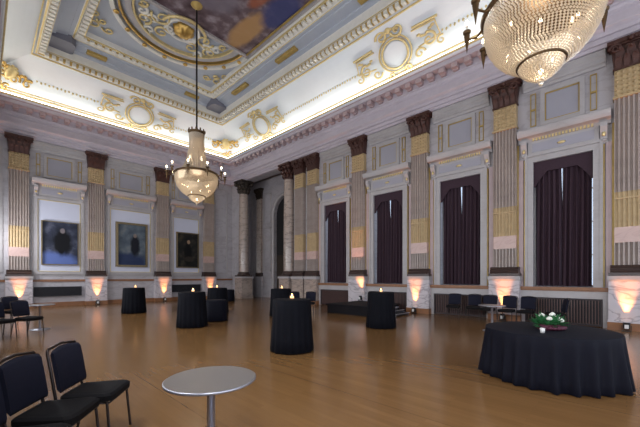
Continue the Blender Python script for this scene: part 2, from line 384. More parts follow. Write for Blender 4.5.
# ceiling: outer frame, sloping band, inner frame, field
mb = MB(); rect_sweep(mb, [(2.02, 12.3), (2.02, 12.16), (2.10, 12.10), (2.22, 12.12), (2.30, 12.22), (2.42, 12.26), (2.42, 12.7)])
S(mb.build('trim_8', 'cream'))
mb = MB()
for d in (2.06, 2.36): rect_sweep(mb, [(d - .03, 12.12 + (d - 2.06) * .4), (d + .03, 12.10 + (d - 2.06) * .4), (d + .03, 12.17 + (d - 2.06) * .4)])
def beads_rect(mb, d, z, step, sx, h, only=True):
    x0, x1, y0, y1 = XL + d, XR - d, YN + d, YE - d
    n = int((x1 - x0) / step)
    for i in range(1, n):
        x = x0 + (x1 - x0) * i / n; mb.octa((x, y1, z), sx, h)
    n = int((y1 - y0) / step)
    for i in range(1, n):
        yy = y0 + (y1 - y0) * i / n
        mb.octa((x0, yy, z), sx, h)
        if yy > -4: mb.octa((x1, yy, z), sx, h)
S(mb.build('trim_9', 'palegold'))
mb = MB(); rect_sweep(mb, [(2.42, 12.62), (2.62, 12.66), (2.64, 12.72), (3.05, 12.80), (3.07, 12.86), (3.28, 12.88), (3.28, 13.4)]); S(mb.build('ceiling_band', 'lilac'))
mb = MB(); rect_sweep(mb, [(3.22, 12.98), (3.22, 12.86), (3.30, 12.84), (3.36, 12.90), (3.52, 12.96), (3.62, 12.94), (3.68, 13.0), (3.68, 13.3)]); S(mb.build('trim_10', 'cream'))
mb = MB(); rect_sweep(mb, [(3.60, 12.92), (3.66, 12.92), (3.66, 12.99), (3.60, 12.96)]); S(mb.build('trim_11', 'palegold'))
mb = MB(); rect_sweep(mb, [(3.24, 12.85), (3.30, 12.83), (3.30, 12.87)]); S(mb.build('trim_12', 'palegold'))
S(MB().box(XL + 3.3, XR - 3.3, YN + 3.3, YE - 3.3, 13.22, 13.5).build('ceiling', 'lilac'))
S(MB().box(XL - .5, XR + .5, YN - .5, YE + .5, 13.6, 13.8).build('roof_slab', 'lilac'))
def bars_rect(mb, d0, d1, z0, z1, step, hw):
    x0, x1, y0, y1 = XL + d0, XR - d0, YN + d0, YE - d0; w = d1 - d0
    n = int((x1 - x0 - .6) / step)
    for i in range(n + 1):
        x = x0 + .3 + (x1 - x0 - .6) * i / n; mb.box(x - hw, x + hw, y1 - w, y1, z0, z1)
    n = int((y1 - y0 - .6) / step)
    for i in range(n + 1):
        y = y0 + .3 + (y1 - y0 - .6) * i / n; mb.box(x0, x0 + w, y - hw, y + hw, z0, z1)
        if y > -4: mb.box(x1 - w, x1, y - hw, y + hw, z0, z1)
mb = MB(); bars_rect(mb, 3.37, 3.60, 12.83, 12.99, .30, .085); S(mb.build('trim_21', 'cream'))
mb = MB(); bars_rect(mb, 2.13, 2.34, 12.03, 12.20, .26, .075); S(mb.build('trim_22', 'cream'))
mb = MB(); rect_sweep(mb, [(3.36, 12.91), (3.52, 12.945), (3.60, 12.92)]); S(mb.build('trim_23', 'oldgold'))
mb = MB(); rect_sweep(mb, [(2.12, 12.085), (2.24, 12.10), (2.35, 12.20)]); S(mb.build('trim_24', 'oldgold'))
# grey corner coffers and gilt bars in the band
mb = MB()
for sx in (0, 1):
    cx = XL + 2.85 if sx == 0 else XR - 2.85; cy = YE - 2.85
    r = .54; c = .20
    mb.prism([(cx - r, cy - r + c), (cx - r + c, cy - r), (cx + r - c, cy - r), (cx + r, cy - r + c), (cx + r, cy + r - c), (cx + r - c, cy + r), (cx - r + c, cy + r), (cx - r, cy + r - c)], 12.50, 12.9)
S(mb.build('trim_13', 'greyblock'))
mb = MB()
for x in (4.0, 8.9): mb.box(x - .42, x + .42, YE - 2.98, YE - 2.72, 12.66, 12.8)
for yy in (16.6, 12.4, 7.1, 1.8): mb.box(XR - 2.98, XR - 2.72, yy - .75, yy + .75, 12.66, 12.8)
S(mb.build('trim_14', 'oldgold'))

# ---------------- scrollwork helper (local xz plane, relief toward -y)
def spiral(mb, cx, cz, r, turns, a0, sgn, w=.05, y=-.05, n=22):
    pts = []; rr = []
    for i in range(n + 1):
        t = i / n; a = a0 + sgn * turns * 2 * PI * t; q = r * (1 - .82 * t)
        pts.append((cx + q * math.cos(a), y - .03 * t, cz + q * math.sin(a))); rr.append(w * (1 - .45 * t))
    mb.tube(pts, rr, 6)
def leafs(mb, pts, r=.07, y=-.05):
    for i, (x, z) in enumerate(pts): mb.ball((x, y, z), r, 6, 4, 1.3, .6, .9)

# lunette, boss and central painting on the ceiling
lun = empty('ceiling_lunette', (CX, 14.45, 13.22), 0, 'lilac half-round ceiling panel with concentric gilded mouldings at the far end', 'ceiling ornament')
def arc_band(r0, r1, z0, z1, n=48):
    mb = MB(); mb.lathe([(r0, z1), (r0, z0), (r1, z0), (r1, z1), (r0, z1)], n, (0, 0, 0), False, None, 0, PI); return mb
arc_band(2.95, 3.12, -.20, 0).build('outer_moulding', 'cream', lun)
b = arc_band(2.72, 2.80, -.16, 0)
for i in range(9):
    a = PI * (i + .5) / 9; b.ball((2.96 * math.cos(a), 2.96 * math.sin(a), -.2), .12, 8, 5, 1, 1, .6)
b.build('gilded_arc', 'gold', lun)
arc_band(2.3, 2.55, -.12, 0).build('inner_moulding', 'stone', lun)
arc_band(2.20, 2.28, -.15, 0).build('gilded_inner_arc', 'palegold', lun)
FLAT = Matrix.Rotation(-PI / 2, 4, 'X')      # xz relief (front -y) -> ceiling relief (front -z)
for sg in (1, -1):
    b = MB()
    for cx, cz, r, tr, a0 in ((1.0, .55, .45, 1.3, 0), (1.55, 1.15, .34, 1.2, 2), (.7, 1.45, .36, 1.3, 4), (1.85, .3, .22, 1.1, 1)):
        spiral(b, sg * cx, cz, r, tr, a0 if sg > 0 else PI - a0, sg, .06, -.08)
    b.v = [(x, z, y) for x, y, z in b.v]; b.build('gilded_scrollwork', 'palegold', lun)
    b = MB()
    for cx, cz, r, tr, a0 in ((1.25, .95, .3, 1.2, 1), (.5, 1.0, .3, 1.2, 3), (1.15, 1.7, .28, 1.2, 2), (1.75, .75, .25, 1.1, 5)):
        spiral(b, sg * cx, cz, r, tr, a0 if sg > 0 else PI - a0, -sg, .075, -.05)
    b.v = [(x, z, y) for x, y, z in b.v]; b.build('plaster_scrollwork', 'cream', lun)
    b = MB()
    for cx, cz, r in ((3.05, 3.1, .3), (2.45, 3.2, .25), (3.15, 2.4, .22), (2.8, 2.75, .2)): spiral(b, sg * cx, cz, r, 1.2, 0 if sg > 0 else PI, sg, .05, -.06)
    b.v = [(x, z, y) for x, y, z in b.v]; b.build('spandrel_scrollwork', 'palegold', lun)
boss = empty('ceiling_boss', (CX, 15.1, 13.22), 0, 'round gilded shell boss in the middle of the half-round ceiling panel', 'ceiling ornament')
MB().lathe([(.02, -.34), (.2, -.32), (.38, -.2), (.46, -.05), (.46, 0)], 28, (0, 0, 0), True, lambda a, z: 1 + .1 * math.cos(8 * a)).build('shell', 'gold', boss)
MB().tube([(.68 * math.cos(2 * PI * i / 32), .68 * math.sin(2 * PI * i / 32), -.06) for i in range(32)], .08, 8, True).build('ring', 'cream', boss)
MB().tube([(.95 * math.cos(PI * (1 + i / 20)), .8 * math.sin(PI * (1 + i / 20)) - .1, -.14) for i in range(21)], .07, 8).build('arched_moulding', 'palegold', boss)
pm = canvas_mat('ceiling_painting_canvas', srgb(66, 50, 56), srgb(104, 88, 94), srgb(160, 150, 158),
                [((2.2, 6.3, 0), .55, 1.6, 3, srgb(170, 132, 88), .9), ((2.7, 4.2, 0), .7, 1.2, 3, srgb(52, 60, 108), .9), ((.2, 5.4, 0), 1.3, 1.0, 3, srgb(116, 108, 120), .8),
                 ((1.5, 4.0, 0), .35, .9, 3, srgb(150, 84, 56), .8), ((2.0, 1.6, 0), .9, .8, 3, srgb(176, 142, 90), .8), ((-1.5, 2.5, 0), 1.2, 1.5, 3, srgb(58, 64, 96), .8)])
cp = empty('ceiling_painting', (CX, CY, 13.22), 0, 'long dark plum ceiling painting with ochre and blue patches in a grey frame', 'painting')
b = MB(); hx, hy = 2.95, 7.3; b.box(-hx, hx, -hy, hy, -.05, 0); b.build('canvas', pm, cp)
b = MB()
for i0, w, h in ((0, .16, .14), (.16, .12, .09)):
    x0, y0 = hx + .3 - i0, hy + .02 - i0 * .3
    b.box(-x0, -x0 + w, -y0, y0, -h, 0); b.box(x0 - w, x0, -y0, y0, -h, 0)
b.box(-hx - .1, hx + .1, hy - .05, hy + .12, -.14, 0); b.box(-hx - .1, hx + .1, -hy - .12, -hy + .05, -.14, 0)
b.build('frame', 'stone', cp)
b = MB()
for sx in (-1, 1): b.box(sx * (hx + .02) - .03, sx * (hx + .02) + .03, -hy, hy, -.12, 0)
b.build('gilded_edge', 'oldgold', cp)

# ---------------- cove ornaments
def cartouche():
    r = empty('plaster_cartouche', (0, 0, 0), 0, 'x', 'plaster ornament', None)
    MB().lathe([(.44, 0), (.44, -.04), (.1, -.08), (.001, -.085)], 24).xf(Matrix.Rotation(-PI / 2, 4, 'X') @ Matrix.Scale(-1, 4, (0, 0, 1))).build('medallion', 'cove', r)
    r.scale = (1.22, 1, 1)
    b = MB(); b.tube([(.50 * math.cos(2 * PI * i / 28), -.06, .54 * math.sin(2 * PI * i / 28)) for i in range(28)], .045, 8, True)
    b.tube([(.62 * math.cos(2 * PI * i / 28), -.03, .66 * math.sin(2 * PI * i / 28)) for i in range(28)], .035, 6, True)
    b.build('ring', 'palegold', r)
    for sg in (1, -1):
        b = MB()
        b.tube([(sg * .75, -.04, .45), (sg * 1.55, -.04, .42), (sg * 1.62, -.04, -.1), (sg * .85, -.04, -.2)], .035, 6)
        b.tube([(sg * .8, -.03, .54), (sg * 1.65, -.03, .50)], .05, 6)
        spiral(b, sg * 1.25, -.1, .26, 1.2, PI / 2, -sg, .05); spiral(b, sg * .85, -.42, .2, 1.2, 0, sg, .045); spiral(b, sg * 1.62, -.32, .16, 1.1, 1, sg, .04)
        leafs(b, [(sg * (.95 + .1 * i), .2 - .1 * math.sin(i * .9)) for i in range(6)], .06)
        b.build('side_scroll', 'palegold', r)
    for sg in (1, -1):
        b = MB(); spiral(b, sg * .3, .78, .24, 1.3, PI, sg, .055); b.build('crest_scroll', 'palegold', r)
        b = MB(); spiral(b, sg * .35, -.72, .16, 1.2, PI, -sg, .045); b.build('foot_scroll', 'palegold', r)
    b = MB()
    leafs(b, [(-.3 + .1 * i, .82 + .1 * math.sin(i * PI / 6)) for i in range(7)], .07); b.ball((0, -.06, .9), .12); b.build('crest', 'palegold', r)
    return r
TILT = math.radians(41)
cart = cartouche(); used = False
cd_, cz_ = .98, 11.30
for loc, rz, lab in (((CX, YE - cd_, cz_), 0, 'gilded scrolled cartouche on the white cove above the three paintings'),
                     ((XR - cd_, 7.3, cz_), RW, 'gilded ring cartouche on the right cove above the middle windows'),
                     ((XR - cd_, 17.0, cz_), RW, 'gilded cartouche on the right cove nearest the far corner')):
    o = copy_tree(cart) if used else cart; used = True
    o.location = loc; o.rotation_mode = 'XYZ'; o.rotation_euler = (TILT, 0, rz); o['label'] = lab; o['group'] = 'cartouches on the cove'
def corner_orn(name, loc, rz, lab):
    r = empty(name, loc, rz, lab, 'plaster ornament', 'gilded corner ornaments of the cove'); r.rotation_euler = (TILT * .9, 0, rz)
    b = MB()
    for sg in (1, -1):
        spiral(b, sg * .3, .1, .28, 1.3, 0 if sg > 0 else PI, sg, .06, -.1); spiral(b, sg * .8, .22, .24, 1.2, 1, sg, .05, -.22); spiral(b, sg * .2, -.45, .18, 1.2, 1, sg, .05, -.08)
        leafs(b, [(sg * (.4 + .13 * i), .42 + .05 * math.sin(i * 2)) for i in range(6)], .09, -.22)
    b.build('scrollwork', 'gold', r)
    b = MB(); b.ball((0, -.12, .25), .26, 12, 8, 1, .5, 1.2); leafs(b, [(.28 * math.cos(k * .6), .25 + .32 * math.sin(k * .6)) for k in range(11)], .08, -.12); b.build('shell', 'palegold', r)
corner_orn('corner_ornament', (XR - 1.05, YE - 1.05, 11.05), -PI / 4, 'gilded scroll cluster in the corner of the cove behind the far chandelier')
corner_orn('corner_ornament', (XL + 1.05, YE - 1.05, 11.05), PI / 4, 'gilded scroll cluster in the corner of the cove above the leftmost painting')
# running gilt bell-flowers half way up the cove
mb = MB(); d, z = bez(.5)
def flower(x, yy, k): mb.octa((x, yy, z), .05, .09)
x = XL + 2.2; k = 0
while x < XR - 2.0:
    if abs(x - CX) > 1.9: mb.octa((x, YE - d - .02, z + .02 * (-1) ** k), .05, .09)
    x += .16; k += 1
y = -4.0
while y < YE - 2.0:
    if min(abs(y - 7.3), abs(y - 17)) > 1.9: mb.octa((XR - d - .02, y, z + .02 * (-1) ** k), .05, .09)
    y += .16; k += 1
S(mb.build('trim_15', 'palegold'))

# ---------------- pilasters
def flute_poly(w, dep, n, g):
    """cross-section (x,y) of a fluted face: front at y=-dep"""
    pts = [(-w / 2, 0), (-w / 2, -dep)]
    step = w / n
    for i in range(n):
        c = -w / 2 + step * (i + .5); h = step * .36
        pts += [(c - h, -dep), (c - h * .6, -dep + g * .8), (c, -dep + g), (c + h * .6, -dep + g * .8), (c + h, -dep)]
    return pts + [(w / 2, -dep), (w / 2, 0)]
def capital_mb(w, dep, z0, z1):
    """leafy capital of a pilaster; w shaft width, dep projection"""
    b = MB(); H = z1 - z0
    b.frustum((-w / 2, w / 2, -dep, 0), z0, (-w / 2 - .07, w / 2 + .07, -dep - .07, 0), z0 + H * .8)
    b.box(-w / 2 - .16, w / 2 + .16, -dep - .16, 0, z0 + H * .86, z1); b.box(-w / 2 - .12, w / 2 + .12, -dep - .12, 0, z0 + H * .78, z0 + H * .86)
    b.box(-w / 2 - .03, w / 2 + .03, -dep - .03, 0, z0, z0 + .05)
    for row, (zz, hh, n, off) in enumerate(((.06, .36, 4, 0), (.34, .34, 3, .5))):
        for i in range(n):
            x = -w / 2 + w * (i + .5) / n if row == 0 else -w / 2 + w * (i + .5) / n
            zb = z0 + H * zz; zt = zb + H * hh; q = w / n * .42; yb = -dep - .02 - row * .03
            b.add([(x - q * .7, yb, zb), (x + q * .7, yb, zb), (x + q, yb - .06, zb + H * hh * .6), (x - q, yb - .06, zb + H * hh * .6), (x + q * .5, yb - .14, zt), (x - q * .5, yb - .14, zt), (x, yb - .12, zt - .06)],
                  [(0, 1, 2, 3), (3, 2, 4, 5), (5, 4, 6)])
            b.ball((x, yb - .1, zt - .02), q * .55, 6, 4)
    for sg in (1, -1):
        i0 = len(b.v)
        pts = []; 
        spiral(b, sg * (w / 2 - .03), z0 + H * .70, .14, 1.6, 0 if sg > 0 else PI, sg, .05, -dep - .12)
    b.ball((0, -dep - .16, z0 + H * .9), .08)
    return b
PW, PD = .74, .25
def make_pilaster():
    r = empty('pilaster', (0, 0, 0), 0, 'x', 'pilaster', 'fluted pilasters along the right wall')
    b = MB(); b.box(-.50, .50, -.36, 0, .22, 1.48); b.box(-.52, .52, -.38, 0, .22, .28)
    ped = b.build('pedestal', 'ped', r)
    MB().box(-.525, .525, -.40, 0, 0, .22).build('skirting', 'wood', ped)
    b = MB(); b.box(-.52, .52, -.38, 0, 1.44, 1.49); b.box(-.53, .53, -.42, 0, 1.49, 1.60); b.build('pedestal_cap', 'stone', ped)
    b = MB(); b.box(-.50, .50, -.36, 0, 1.60, 1.70); b.xsweep([(0, 1.70), (-.36, 1.70), (-.38, 1.76), (-.34, 1.82), (-.30, 1.84), (-.32, 1.9), (-.27, 1.93), (0, 1.93)], -.46, .46); b.build('base', 'plinth', r)
    MB().prism(flute_poly(PW, PD, 7, .075), 1.93, 2.60).build('lower_shaft', 'shaft', r); MB().prism(flute_poly(PW, PD, 7, .075), 4.12, 6.93).build('shaft', 'shaft', r)
    b = MB(); b.box(-PW / 2, PW / 2, -PD, 0, 2.6, 3.06); b.build('marble_band', 'pink', r)
    b = MB(); b.prism(flute_poly(PW, PD, 7, .045), 3.06, 4.12); b.box(-PW / 2 - .01, PW / 2 + .01, -PD - .015, 0, 3.9, 3.94)
    b.build('gilded_band', 'bandgold', r)
    b = MB(); b.box(-PW / 2 - .03, PW / 2 + .03, -PD - .03, 0, 6.92, 6.98); b.box(-PW / 2, PW / 2, -PD + .02, 0, 6.98, 7.77)
    for i in range(6):
        for j in range(6):
            x = -PW / 2 + PW * (i + .5) / 6; z = 6.98 + .79 * (j + .5) / 6; b.octa((x, -PD + .02, z), .055, .06)
    b.build('gilded_collar', 'bandgold', r)
    capital_mb(PW, PD, 7.77, 8.62).build('capital', 'capital', r)
    return r
pil = make_pilaster(); used = False
labs = ['fluted marble pilaster cut by the right edge of the photo', 'fluted marble pilaster between the first and second curtained windows from the right',
        'fluted marble pilaster between the second and third curtained windows from the right', 'fluted marble pilaster behind the low black stage',
        'fluted marble pilaster left of the farthest curtained window', 'fluted marble pilaster next to the round column at the opening']
for yy, lab in zip(PY + [14.31], labs):
    pl = place(pil, used, (XR - .003, yy, 0), RW, lab); used = True
    if yy > 13:
        for o in [q for q in bpy.data.objects if q.parent == pl and q.name.startswith('pedestal')]: o.data = o.data.copy(); o.data.materials[0] = M['column']
EX = [1.28, 4.52, 8.18, 11.4]
for x, lab in zip(EX, ['fluted pilaster left of the leftmost painting', 'fluted pilaster between the left and middle paintings', 'fluted pilaster between the middle and right paintings', 'fluted pilaster right of the small dark portrait']):
    place(pil, True, (x, YE - .003, 0), 0, lab, 'fluted pilasters along the far wall')
# flat dark-capped pilaster in the recess
rp = empty('recess_pilaster', (XB - .003, 21.0, 0), RW, 'grey pilaster with dark capital on the back wall of the recess', 'pilaster')
MB().box(-.42, .42, -.2, 0, 0, 1.6).build('pedestal', 'wall', rp); MB().box(-.38, .38, -.2, 0, 1.6, 1.9).build('base', 'plinth', rp)
MB().prism(flute_poly(.6, .15, 5, .03), 1.9, 7.7).build('shaft', 'column', rp); capital_mb(.6, .15, 7.7, 8.5).build('capital', 'capital_dark', rp)
# free-standing columns
def make_column():
    r = empty('column', (0, 0, 0), 0, 'x', 'column', 'round columns of the opening')
    b = MB(); b.box(-.46, .46, -.46, .46, 0, 1.48); b.box(-.50, .50, -.50, .50, 0, .22); pd = b.build('pedestal', 'column', r)
    MB().box(-.52, .52, -.52, .52, 1.48, 1.60).build('pedestal_cap', 'stone', pd)
    b = MB(); b.box(-.46, .46, -.46, .46, 1.6, 1.70); b.lathe([(.001, 1.70), (.46, 1.70), (.48, 1.76), (.44, 1.82), (.39, 1.84), (.41, 1.90), (.37, 1.94), (.001, 1.94)], 32); b.build('base', 'plinth', r)
    MB().lathe([(.36, 1.94), (.365, 3.5), (.35, 5.5), (.315, 7.7)], 32).build('shaft', 'column', r)
    b = MB(); b.lathe([(.315, 7.65), (.34, 7.7), (.33, 7.76), (.34, 8.1), (.42, 8.4), (.5, 8.48), (.001, 8.5)], 24); b.box(-.52, .52, -.52, .52, 8.50, 8.62)
    for row, (z0, h, n, rr) in enumerate(((7.74, .3, 10, .36), (8.0, .32, 10, .39))):
        for i in range(n):
            a = 2 * PI * (i + .5 * row) / n; b.ball((rr * math.cos(a), rr * math.sin(a), z0 + h * .5), .11, 6, 5, 1, 1, 1.5); b.ball(((rr + .09) * math.cos(a), (rr + .09) * math.sin(a), z0 + h), .07, 6, 4)
    for a in (PI / 4, 3 * PI / 4, 5 * PI / 4, 7 * PI / 4): b.ball((.58 * math.cos(a), .58 * math.sin(a), 8.38), .14, 8, 6)
    b.build('capital', 'capital', r)
    return r
colm = make_column()
place(colm, False, (XR - .02, 15.42, 0), 0, 'round marble column on the near side of the recess opening')
c2 = place(colm, True, (XR - .02, 20.55, 0), 0, 'round marble column in the far corner of the hall beside the recess')
for ch in [o for o in bpy.data.objects if o.parent == c2 and o.name.startswith('capital')]:
    ch.data = ch.data.copy(); ch.data.materials[0] = M['capital_dark']

# ---------------- wall bays
HOOD = [(0, 6.30), (-.10, 6.30), (-.13, 6.38), (-.18, 6.42), (-.36, 6.44), (-.40, 6.52), (-.42, 6.62), (-.42, 6.66), (0, 6.72)]
def ring_frame(b, x0, x1, z0, z1, w, y0, y1, bottom=True):
    b.box(x0, x0 + w, y0, y1, z0, z1); b.box(x1 - w, x1, y0, y1, z0, z1); b.box(x0 + w, x1 - w, y0, y1, z1 - w, z1)
    if bottom: b.box(x0 + w, x1 - w, y0, y1, z0, z0 + w)
def bay_upper(parent, hw, zc=1.0):
    """upper panel with gilt edges and the two narrow strips, centred on x=0"""
    b = MB(); ring_frame(b, -hw - .12, hw + .12, 6.80, 8.02, .13, -.08, 0); b.build('panel_moulding', 'stone', parent)
    b = MB(); ring_frame(b, -hw + .01, hw - .01, 6.93, 7.89, .035, -.05, 0)
    for sg in (-1, 1):
        x = sg * (hw + .33); ring_frame(b, x - .085, x + .085, 6.86, 8.0, .025, -.045, 0); b.box(x - .06, x + .06, -.05, 0, 7.40, 7.46)
    b.build('gilded_lines', 'oldgold', parent)
    MB().box(-hw + .04, hw - .04, -.02, 0, 6.96, 7.86).build('panel_field', 'panel', parent)
    b = MB(); W = hw + .62
    b.xsweep([(0, 8.12), (-.05, 8.12), (-.07, 8.2), (-.12, 8.24), (-.12, 8.36), (-.17, 8.42), (-.17, 8.60), (0, 8.60)], -W, W); b.build('upper_moulding', 'stone', parent)
def hood(parent, W):
    MB().xsweep(HOOD, -W, W).build('hood', 'stone', parent)
    b = MB(); b.box(-W + .28, W - .28, -.10, 0, 5.84, 6.30); n = int(2 * (W - .4) / .09)
    b.build('frieze', 'stone', parent)
    b = MB(); b.box(-W + .40, W - .40, -.115, -.09, 5.92, 6.22); b.build('frieze_panel', 'panel', parent)
    b = MB()
    for i in range(n): x = -W + .4 + 2 * (W - .4) * (i + .5) / n; b.box(x - .028, x + .028, -.155, 0, 6.31, 6.40)
    b.build('dentils', 'palegold', parent)
    b = MB(); b.ball((0, -.13, 6.06), .06, 8, 5, 2.0, .6, .8)
    b.build('frieze_ornament', 'palegold', parent)
    for sg in (-1, 1):
        b = MB(); x = sg * (W - .17)
        b.xsweep([(0, 5.72), (-.08, 5.74), (-.12, 5.9), (-.2, 6.05), (-.28, 6.2), (-.28, 6.32), (0, 6.32)], x - .085, x + .085); b.ball((x, -.2, 6.22), .085, 8, 6, 1.1, 1, 1); b.ball((x, -.1, 5.82), .06, 8, 6, 1.3, 1, 1)
        b.build('console', 'stone', parent)
        b = MB(); b.ball((x, -.2, 5.98), .05, 6, 4, 1, .6, 1.5); b.build('console_leaf', 'palegold', parent)
def make_window():
    r = empty('window_1', (0, 0, 0), 0, None, None, None, 'structure')
    b = MB()
    for x0, w, y in ((WH + .02, .16, -.10), (WH + .14, .08, -.13)):
        ring_frame(b, -x0 - w * .5, x0 + w * .5, WZ0, WZ1 + .12 + (x0 - WH), w, y, 0, False)
    b.box(-1.1, 1.1, -.08, 0, 5.72, 5.86)
    b.build('window_frame', 'stone', r)
    for sg in (-1, 1): MB().box(sg * 1.17 - .07, sg * 1.17 + .07, -.07, 0, 1.24, 5.75).build('side_strip', 'rosestone', r)
    b = MB()
    for sg in (-1, 1): b.box(sg * 1.06 - .016, sg * 1.06 + .016, -.10, 0, 1.26, 5.7); b.box(sg * 1.275 - .03, sg * 1.275 + .03, -.06, 0, 1.26, 6.3)
    b.build('gilded_lines', 'oldgold', r)
    hood(r, 1.23)
    bay_upper(r, .48)
    # sash: stiles and glazing bars, pane behind
    b = MB(); ring_frame(b, -WH, WH, WZ0, WZ1, .07, .40, .46); b.box(-.03, .03, .40, .46, WZ0, WZ1)
    for z in (2.3, 3.4, 4.5): b.box(-WH, WH, .41, .45, z - .02, z + .02)
    b.build('sash', 'white', r); MB().box(-WH, WH, .425, .432, WZ0, WZ1).build('pane', 'glass', r)
    b = MB(); b.box(-1.22, 1.22, -.22, 0, 1.15, 1.24); b.box(-1.22, 1.22, -.20, 0, 1.11, 1.15); b.build('window_sill', 'wood', r)
    b = MB(); b.box(-1.22, 1.22, -.17, 0, .88, 1.11); b.box(-1.22, -1.04, -.16, 0, 0, .88); b.box(1.04, 1.22, -.16, 0, 0, .88); b.build('apron', 'stone', r)
    return r
def pleat(b, x0, x1, z0, z1, y, amp, waves, ph, nz=6, spread=0):
    n = waves * 8; rows = []
    for k in range(nz + 1):
        t = k / nz; row = []
        for i in range(n + 1):
            s = i / n; a = amp * (1.0 - .35 * t) ; xx = x0 + (x1 - x0) * s; xx += spread * max(0, (t - .66) / .34) * (s if spread < 0 else 1 - s)
            yy = y + a * math.sin(2 * PI * waves * s + ph + .5 * math.sin(3 * t + ph)) + .4 * a * math.sin(2 * PI * waves * 1.63 * s + ph * 2)
            row.append((xx, yy, z0 + (z1 - z0) * t))
        rows.append(row)
    b.loft(rows, close=False, smooth=True)
    b.loft([[(p[0], p[1] + .02, p[2]) for p in row] for row in rows], close=False, smooth=True)
def make_curtain(sg):
    r = empty('curtain', (0, 0, 0), 0, 'x', 'curtain', 'aubergine curtains of the right wall windows')
    b = MB(); x0, x1 = (-.77, -.004) if sg < 0 else (.004, .76)
    pleat(b, x0, x1, 1.27, 5.42, .14, .075, 5, 1.0 if sg < 0 else 2.2, 14, -.035 if sg < 0 else .02); b.build('drape', 'curtain', r)
    b = MB()
    for i in range(5): x = x0 + (x1 - x0) * (i + .5) / 5; b.box(x - .02, x + .02, .1, .14, 5.40, 5.50)
    b.build('heading_hooks', 'rod', r)
    return r
def make_pelmet():
    b = MB(); pts = [(-.82, 5.56), (.82, 5.56), (.82, 4.72)]
    n = 20
    for i in range(n + 1):
        s = i / n; x = .82 - 1.64 * s; q = abs(x) / .82
        z = 4.72 + .5 * max(0, min(1, (0.92 - q) / .42)) ** .8
        pts.append((x, z))
    pts.append((-.82, 4.72))
    # dedupe
    o = []
    for p in pts:
        if not o or (abs(p[0] - o[-1][0]) + abs(p[1] - o[-1][1])) > 1e-4: o.append(p)
    rows_f = []
    b2 = MB()
    m = 24
    for j in range(m):
        xa, xb = -.82 + 1.64 * j / m, -.82 + 1.64 * (j + 1) / m
        def zb(x):
            q = abs(x) / .82; return 4.72 + .5 * max(0, min(1, (0.92 - q) / .42)) ** .8
        b2.add([(xa, .0, zb(xa)), (xb, .0, zb(xb)), (xb, .0, 5.58), (xa, .0, 5.58), (xa, .05, zb(xa)), (xb, .05, zb(xb)), (xb, .05, 5.58), (xa, .05, 5.58)],
               [(0, 1, 2, 3), (7, 6, 5, 4), (0, 4, 5, 1), (3, 2, 6, 7)])
    return b2
def make_grille():
    r = empty('radiator_grille', (0, 0, 0), 0, 'x', 'radiator grille', 'slatted grilles under the windows')
    b = MB(); ring_frame(b, -1.03, 1.03, .02, .87, .05, -.13, -.02); b.build('frame', 'darkwood', r)
    b = MB(); n = 26
    for i in range(n): x = -.97 + 1.94 * (i + .5) / n; b.box(x - .012, x + .012, -.12, -.07, .07, .83)
    sl = b.build('slats', 'slat', r)
    MB().box(-.98, .98, -.05, -.02, .06, .84).build('backing', 'grille', r)
    return r
win = make_window(); cl = make_curtain(-1); cr = make_curtain(1); gr = make_grille()
pelm = make_pelmet().build('pelmet', 'curtain'); pelm.rotation_euler = (0, 0, RW); tag(pelm, 'x', 'pelmet', 'arched pelmets of the right wall windows')
ordn = ['nearest curtained window, right of the photo', 'second curtained window from the right', 'third curtained window from the right', 'farthest curtained window, right of the opening']
for i, c in enumerate(WY):
    w = win if i == 0 else copy_tree(win); w.location = (XR, c, 0); w.rotation_euler = (0, 0, RW); w.name = 'window_%d' % (i + 1)
    a = place(cl, i > 0, (XR, c, 0), RW, 'left aubergine drape of the ' + ordn[i])
    a = place(cr, i > 0, (XR, c, 0), RW, 'right aubergine drape of the ' + ordn[i])
    p = place(pelm, i > 0, (XR, c, 0), RW, 'arched aubergine pelmet over the ' + ordn[i])
    g = place(gr, i > 0, (XR, c, 0), RW, 'dark slatted radiator grille under the ' + ordn[i])
# far wall bays
CB = [(EX[0] + EX[1]) / 2, (EX[1] + EX[2]) / 2, (EX[2] + EX[3]) / 2]
HWB = [1.15, 1.36, 1.14]
for i, (x, hw) in enumerate(zip(CB, HWB)):
    r = empty('trim_%d' % (16 + i), (x, YE, 0), 0, None, None, None, 'structure')
    hood(r, hw); bay_upper(r, hw * .48)
    b = MB(); ring_frame(b, -hw + .1, hw - .1, 1.72, 5.78, .14, -.10, 0); ring_frame(b, -hw + .02, hw - .02, 1.64, 5.84, .10, -.05, 0); b.build('panel_frame', 'stone', r)
    b = MB(); ring_frame(b, -hw + .25, hw - .25, 1.87, 5.63, .025, -.06, 0); b.build('gilded_lines', 'palegold', r)
    MB().box(-hw + .26, hw - .26, -.025, 0, 1.88, 5.62).build('panel_field', 'panel_pale', r)
r = empty('trim_19', (12.45, YE, 0), 0, None, None, None, 'structure')
b = MB(); ring_frame(b, -.55, .55, 1.8, 8.2, .1, -.06, 0); b.build('panel_frame', 'stone', r)
r = empty('trim_20', (.2, YE, 0), 0, None, None, None, 'structure')
b = MB(); ring_frame(b, -.5, .5, 1.8, 8.2, .1, -.06, 0); b.build('panel_frame', 'stone', r)
# low black radiator grilles on the far wall
b = MB(); ring_frame(b, -1.0, 1.0, .55, 1.05, .04, -.14, 0)
for i in range(14): z = .59 + .42 * (i + .5) / 14; b.box(-.96, .96, -.12, -.09, z - .008, z + .008)
b.box(-.97, .97, -.08, 0, .57, 1.03)
hg = b.build('heating_vent', 'grille'); tag(hg, 'x', 'heating vent', 'low black heating panels along the far wall')
place(hg, False, (CB[0] - .05, YE - .003, 0), 0, 'long black heating vent under the leftmost painting')
place(hg, True, (CB[2], YE - .003, 0), 0, 'long black heating vent under the small dark portrait')

